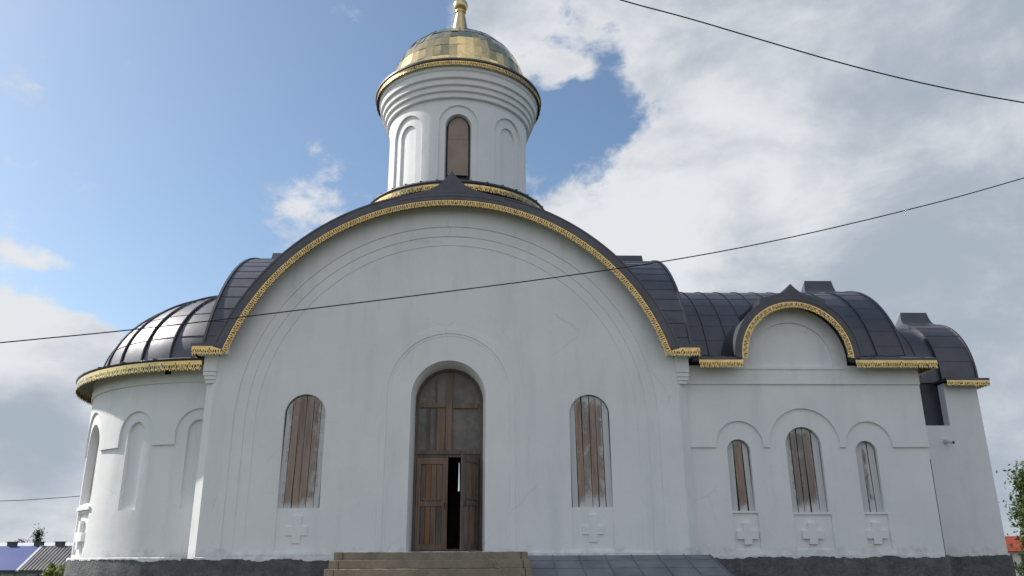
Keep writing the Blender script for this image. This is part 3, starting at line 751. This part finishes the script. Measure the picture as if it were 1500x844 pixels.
# ------------------------------------------------------------------ plinth
bm = bmesh.new()
GZ0 = -1.6
def rough_box(x0, x1, y0, y1):
    box(bm, x0, x1, y0, y1, GZ0, ZB-.005)
rough_box(-5.86, 5.86, -.05, .6); rough_box(5.80, 11.84, WY+.04, 1.0); rough_box(11.7, 15.02, PY-.06, 3.6); rough_box(14.5, 15.03, 3.4, 7.5)
lathe(bm, [(3.9, GZ0), (AR+.07, GZ0), (AR+.05, -.3), (AR+.03, ZB-.004), (3.9, ZB-.004)], AX, AY, 72, -180, 8)
bmesh.ops.recalc_face_normals(bm, faces=bm.faces)
obj('plinth', bm, PLN, CH, 30)
# ragged lime edge where the plaster meets the plinth
rnd = random.Random(9)
def lime(pts):
    bm = bmesh.new(); prev = None; low = .02
    for (x, y), (nx, ny) in pts:
        low = max(.0, min(.055, low+rnd.gauss(0, .012))); o = rnd.uniform(.006, .02)
        cur = [bm.verts.new((x+nx*q, y+ny*q, z)) for q, z in ((-.03, ZB+.035), (o*.6, ZB+.02+rnd.uniform(0, .01)), (o, ZB-.006), (o*.7, ZB-.012-low))]
        if prev:
            for i in range(3): bm.faces.new((prev[i], prev[i+1], cur[i+1], cur[i]))
        prev = cur
    bmesh.ops.recalc_face_normals(bm, faces=bm.faces); obj('lime_edge', bm, PL, CH, 50)
lime([((-5.62+.035*i, -.05), (0, -1)) for i in range(96)])
lime([((5.95+.035*i, WY+.04), (0, -1)) for i in range(166)])
lime([((AX+(AR+.03)*sin(radians(a)), AY-(AR+.03)*cos(radians(a))), (sin(radians(a)), -cos(radians(a)))) for a in [-92+.5*i for i in range(176)]])
lime([((11.9+.035*i, PY-.06), (0, -1)) for i in range(88)])
# sheet metal cover over the plinth, right of the steps
bm = bmesh.new()
def cov(x, t): return Vector((x, -.02-1.5*t, .0-.62*t))
cx0, cx1 = 1.84, 6.05
hexa(bm, [(cx0, -.0, -.05), (cx0, -1.52, -.69), (cx1+.25, -1.52, -.69), (cx1, -.0, -.05), tuple(cov(cx0, 0)), tuple(cov(cx0, 1)), tuple(cov(cx1+.25, 1)), tuple(cov(cx1, 0))])
n = 7
for i in range(n+1):
    k = i/n; tube(bm, [cov(cx0+(cx1-cx0)*k, .01)+Vector((0, 0, .012)), cov(cx0+(cx1+.25-cx0)*k, 1)+Vector((0, 0, .012))], .016, 5)
for t in (.16, .42, .7): tube(bm, [cov(cx0, t)+Vector((0, 0, .003)), cov(cx1+.25*t, t)+Vector((0, 0, .003))], .013, 5)
box(bm, cx0, cx1+.2, -1.45, -1.38, GZ0+.2, -.62)
bmesh.ops.recalc_face_normals(bm, faces=bm.faces)
obj('plinth_cover', bm, GRY, CH)

# ------------------------------------------------------------------ steps
ST = empty('front_steps', (-.23, -1.6, -1.35))
tag(ST, 'worn brown concrete steps leading up to the church door', 'steps')
tops = [.085, -.075, -.245, -.41, -.575, -.74, -.905, -1.07, -1.235]
for i, zt in enumerate(tops):
    bm = bmesh.new(); yf = -1.35-.31*i
    x0, x1 = -2.08-.035*i, 1.66+.03*i
    box(bm, x0, x1, yf, -.02 if i == 0 else yf+.36, zt-.168, zt)
    for a, b in ((x0-.2, x0-.012), (x1+.012, x1+.15)): box(bm, a, b, yf+.015, -.02 if i == 0 else yf+.36, zt-.168, zt+(.0 if i else -.004))
    bmesh.ops.recalc_face_normals(bm, faces=bm.faces)
    bmesh.ops.subdivide_edges(bm, edges=[e for e in bm.edges if e.calc_length() > 2], cuts=40)
    r = random.Random(i)
    for v in bm.verts:
        v.co.z += r.uniform(-.006, .006) if v.co.z > zt-.01 else 0; v.co.y += r.uniform(-.006, .006)
    s = obj('step', bm, CC, ST); md = s.modifiers.new('worn', 'BEVEL'); md.width = .012; md.segments = 2; md.limit_method = 'ANGLE'
bm = bmesh.new(); box(bm, -2.2, 1.75, -1.2, -.06, -1.5, -.09)
for i in range(1, 9): box(bm, -2.2, 1.75, -1.2-.31*i+.02, -1.0-.31*(i-1), -1.5, tops[i]-.175)
obj('base', bm, CC, ST)

# ------------------------------------------------------------------ small things
def pipe(name, pts, r, mat, label, cat, group=None, n=6):
    c = bpy.data.curves.new(name, 'CURVE'); c.dimensions = '3D'; c.bevel_depth = r; c.bevel_resolution = 2
    sp = c.splines.new('NURBS'); sp.points.add(len(pts)-1); sp.order_u = 3; sp.use_endpoint_u = True
    for p, q in zip(sp.points, pts): p.co = (*q, 1)
    t = bpy.data.objects.new(name, c); me = bpy.data.meshes.new_from_object(t); bpy.data.objects.remove(t); bpy.data.curves.remove(c)
    me.materials.append(mat); o = bpy.data.objects.new(name, me); COL.objects.link(o); return tag(o, label, cat, group)
pipe('power_cable', [(.55, -.2, .10), (.62, -.8, .098), (.75, -1.25, .10), (.9, -1.37, .06), (.95, -1.45, -.06), (1.08, -1.68, -.07), (1.12, -1.72, -.23), (1.25, -1.98, -.24), (1.3, -2.02, -.4), (1.42, -2.3, -.41), (1.5, -2.34, -.57)],
     .012, CC, 'thin pale cable trailing down over the concrete steps from the open door', 'cable')
sc = empty('security_camera', (13.78, 3.02, 2.98)); tag(sc, 'small white security camera fixed to the far right church wall', 'security camera')
bm = bmesh.new(); box(bm, 13.70, 13.80, 2.99, 3.05, 2.93, 3.03); obj('mount', bm, WHT, sc)
bm = bmesh.new(); tube(bm, [(13.75, 3.0, 2.98), (13.84, 2.82, 2.92)], .045, 12); cb = obj('body', bm, WHT, sc, 40)
bm = bmesh.new(); tube(bm, [(13.838, 2.824, 2.921), (13.85, 2.80, 2.914)], .038, 12); obj('lens', bm, GLS, sc, 40)
def hitp(px, py, y):
    d = _f*F_PX + _R*(px-750) - _U*(py-422); t = (y-CAM.y)/d.y; return CAM+d*t
pts = [hitp(a, b, -5+yy) for a, b, yy in ((-900, 590, -2), (0, 502, -.6), (200, 483, -.4), (450, 453, -.2), (650, 428, 0), (850, 402, .1), (1050, 371, .2), (1250, 328, .3), (1500, 264, .4), (2300, 20, .8))]
pipe('overhead_wire', pts, .011, WIRE, 'black overhead wire crossing in front of the church facade', 'wire', 'overhead wires')
pts = [hitp(a, b, -6+yy) for a, b, yy in ((500, -120, 0), (905, 0, 0), (1000, 24, 0), (1120, 60, 0), (1250, 98, 0), (1380, 129, 0), (1500, 151, 0), (2200, 270, 0))]
pipe('overhead_wire', pts, .013, WIRE, 'black overhead wire sloping across the clouds at the upper right', 'wire', 'overhead wires')
pts = [hitp(a, b, 60) for a, b in ((-700, 745), (0, 735), (60, 731), (120, 727), (400, 700))]
pipe('overhead_wire', pts, .03, WIRE, 'thin distant wire in the sky left of the apse', 'wire', 'overhead wires')

# ------------------------------------------------------------------ ground
def gh(x, y):
    r = max(abs(x-3)-22, 0)**2 + max(y-24, -(y+40), 0)**2
    d = sqrt(r); t = min(1, d/38); t = t*t*(3-2*t)
    return -1.38-3.1*t+.05*sin(x*.7)*cos(y*.6)
bm = bmesh.new()
xs = [-6000, -2500, -900, -400, -220, -140]+[-110+5*i for i in range(46)]+[140, 220, 400, 900, 2500, 6000]
vs = [[bm.verts.new((x, y, gh(x, y))) for x in xs] for y in xs]
for j in range(len(xs)-1):
    for i in range(len(xs)-1): bm.faces.new((vs[j][i], vs[j][i+1], vs[j+1][i+1], vs[j+1][i]))
tag(obj('ground', bm, m_ground(), None, 60), kind='structure')

# ------------------------------------------------------------------ houses
def gable(bm, x0, x1, y0, y1, ze, zr, t=.12, oh=.4):
    ym = (y0+y1)/2; k = (zr-ze)/(ym-y0)
    for ya, yb in ((y0-oh, ym), (y1+oh, ym)):
        za = ze-k*oh
        p = [(x0, ya, za), (x1, ya, za), (x1, yb, zr), (x0, yb, zr)]
        if ya > yb: p = [p[1], p[0], p[3], p[2]]
        hexa(bm, p+[(a, b, c+t) for a, b, c in p])
HS = empty('house', (-54, 81, -4.5)); tag(HS, 'low house with blue sheet roof beside grey corrugated roof, left of the church', 'house')
bm = bmesh.new(); box(bm, -66, -40, 77.5, 84.5, -4.8, -1.05); obj('wall', bm, HWALL, HS)
bm = bmesh.new(); gable(bm, -66.5, -50.2, 77, 85, -1.1, 1.24); obj('roof', bm, BLUE, HS, label='blue sheet metal half of the roof')
bm = bmesh.new(); gable(bm, -50.0, -39.5, 77, 85, -1.1, 1.24); obj('roof', bm, SLATE, HS, label='grey corrugated half of the roof')
bm = bmesh.new(); k = 2.34/4
hexa(bm, [(-50.25, 76.5, -1.37), (-49.95, 76.5, -1.37), (-49.95, 81, 1.28), (-50.25, 81, 1.28), (-50.25, 76.5, -1.22), (-49.95, 76.5, -1.22), (-49.95, 81, 1.43), (-50.25, 81, 1.43)])
obj('verge_board', bm, PALE, HS)
for px in (18, 57, 88):
    c = hitp(px, 800, 81.4); bm = bmesh.new(); box(bm, c.x-.42, c.x+.42, 81.0, 81.7, .9, 1.75); box(bm, c.x-.5, c.x+.5, 80.92, 81.78, 1.75, 1.84)
    obj('chimney', bm, m_plain('dark chimney brick', (.13, .12, .12), (.09, .085, .085), .9, 3), HS)
for px in (12, 50, 64):
    c = hitp(px, 840, 77.5); bm = bmesh.new(); box(bm, c.x-.6, c.x+.6, 77.38, 77.6, -3.2, -1.7); f = obj('window', bm, PALE, HS)
    bm = bmesh.new(); box(bm, c.x-.5, c.x+.5, 77.36, 77.5, -3.1, -1.8); obj('pane', bm, GLS, f)
H2 = empty('shed', (-85, 124, -4.5)); tag(H2, 'long low building with pale roof behind the blue roofed house', 'shed')
bm = bmesh.new(); box(bm, -110, -55, 120.3, 129.7, -4.8, 1.0); obj('wall', bm, HWALL, H2)
bm = bmesh.new(); gable(bm, -110.4, -54.6, 120, 130, 1.0, 2.35); obj('roof', bm, PALE, H2)
H3 = empty('house', (66, 90, -4.5)); tag(H3, 'distant white house with red roof behind the tree on the right', 'house')
bm = bmesh.new(); box(bm, 64, 75, 86.3, 93.7, -4.8, .3); obj('wall', bm, WHT, H3)
bm = bmesh.new(); gable(bm, 63.7, 75.5, 86, 94, .3, 2.0); obj('roof', bm, REDR, H3)
for x in (66, 69, 72):
    bm = bmesh.new(); box(bm, x-.5, x+.5, 86.2, 86.5, -1.6, -.1); obj('window', bm, GLS, H3)

# ------------------------------------------------------------------ trees and plants
def leaves(bm, n, pos, size, rnd, up=.3):
    lt = bm.verts.layers.float.get('tone') or bm.verts.layers.float.new('tone')
    for _ in range(n):
        p = pos(); a = Vector((rnd.gauss(0, 1), rnd.gauss(0, 1), rnd.gauss(0, 1)-.2)).normalized()
        b = a.orthogonal().normalized(); b = (b*cos(t := rnd.uniform(0, 6.28))+a.cross(b)*sin(t)); s = size*rnd.uniform(.6, 1.3); c = a.cross(b)
        tn = rnd.random()
        vs = [bm.verts.new(p+q) for q in (-b*s, c*s*.42, b*s, -c*s*.42)]
        for v in vs: v[lt] = tn
        bm.faces.new(vs)
def tree(name, base, height, crown, leafmat, nl, size, label, cat, seed, group=None, trunk=.14, clumps=26):
    rnd = random.Random(seed); t = empty(name, base); tag(t, label, cat, group); B = Vector(base)
    bm = bmesh.new()
    top = B+Vector((rnd.uniform(-.2, .2), rnd.uniform(-.2, .2), height*.92))
    tube(bm, [B-Vector((0, 0, .2)), B+(top-B)*.3+Vector((.05, .03, 0)), B+(top-B)*.65, top], trunk, 8, .015)
    cl = []
    for i in range(clumps):
        z, rr = crown(rnd); a = rnd.uniform(0, 2*pi); tip = B+Vector((cos(a)*rr, sin(a)*rr, z)); st = B+(top-B)*max(.15, min(.9, (z-rr*.6)/height))
        tube(bm, [st, (st+tip)/2+Vector((0, 0, .08)), tip], trunk*.28, 5, .006); cl.append((tip, st))
    obj('trunk', bm, BARK, t, 60)
    bm = bmesh.new(); bm.verts.layers.float.new('tone')
    for tip, st in cl:
        sp = rnd.uniform(.14, .34)*height/5
        leaves(bm, nl//clumps, lambda: tip+(st-tip)*rnd.random()**1.6*.75+Vector((rnd.gauss(0, sp), rnd.gauss(0, sp), rnd.gauss(0, sp*.8))), size, rnd)
    obj('crown', bm, leafmat, t); return t
LG = m_leaf('dark green leaf', (.035, .06, .018), (.085, .125, .035))
LY = m_leaf('yellow green leaf', (.09, .13, .03), (.20, .24, .06))
LD = m_leaf('dark conifer needle', (.018, .03, .018), (.04, .06, .03))
tree('tree', (22.35, 12, gh(22, 12)), 4.7, lambda r: (lambda q: (.7+q*3.7, (1.45-.85*q)*r.uniform(.3, 1)))(r.random()), LG, 30000, .095, 'leafy green tree cut by the right edge of the photo', 'tree', 5, clumps=90)
tree('shrub', (22.0, 10.6, gh(22, 10.6)), 1.6, lambda r: (r.uniform(.4, 1.5), r.uniform(.1, .8)), LG, 5000, .07, 'dark green shrub under the tree by the right end of the church', 'shrub', 11, trunk=.04, clumps=30)
c = hitp(80, 838, 14)
tree('shrub', (c.x, 14, gh(c.x, 14)), 1.25, lambda r: (r.uniform(.3, 1.15), r.uniform(.1, .6)), LY, 1500, .07, 'yellow green shrub at the foot of the round apse', 'shrub', 8, trunk=.03, clumps=18)
c = hitp(55, 790, 190)
tree('conifer', (c.x, 190, gh(c.x, 190)), 11.6, lambda r: (lambda q: (5+q*6, (1.5-1.2*q)*r.uniform(.2, 1)))(r.random()), LD, 1600, .22, 'dark conifer standing up behind the roofs far left', 'tree', 3, 'far trees behind the roofs', .25, 30)
c = hitp(42, 792, 190)
tree('tree', (c.x, 190, gh(c.x, 190)), 9.6, lambda r: (r.uniform(5.5, 9.0), r.uniform(.3, 2.2)), LD, 1200, .22, 'low round treetop just left of the dark conifer', 'tree', 4, 'far trees behind the roofs', .25, 20)
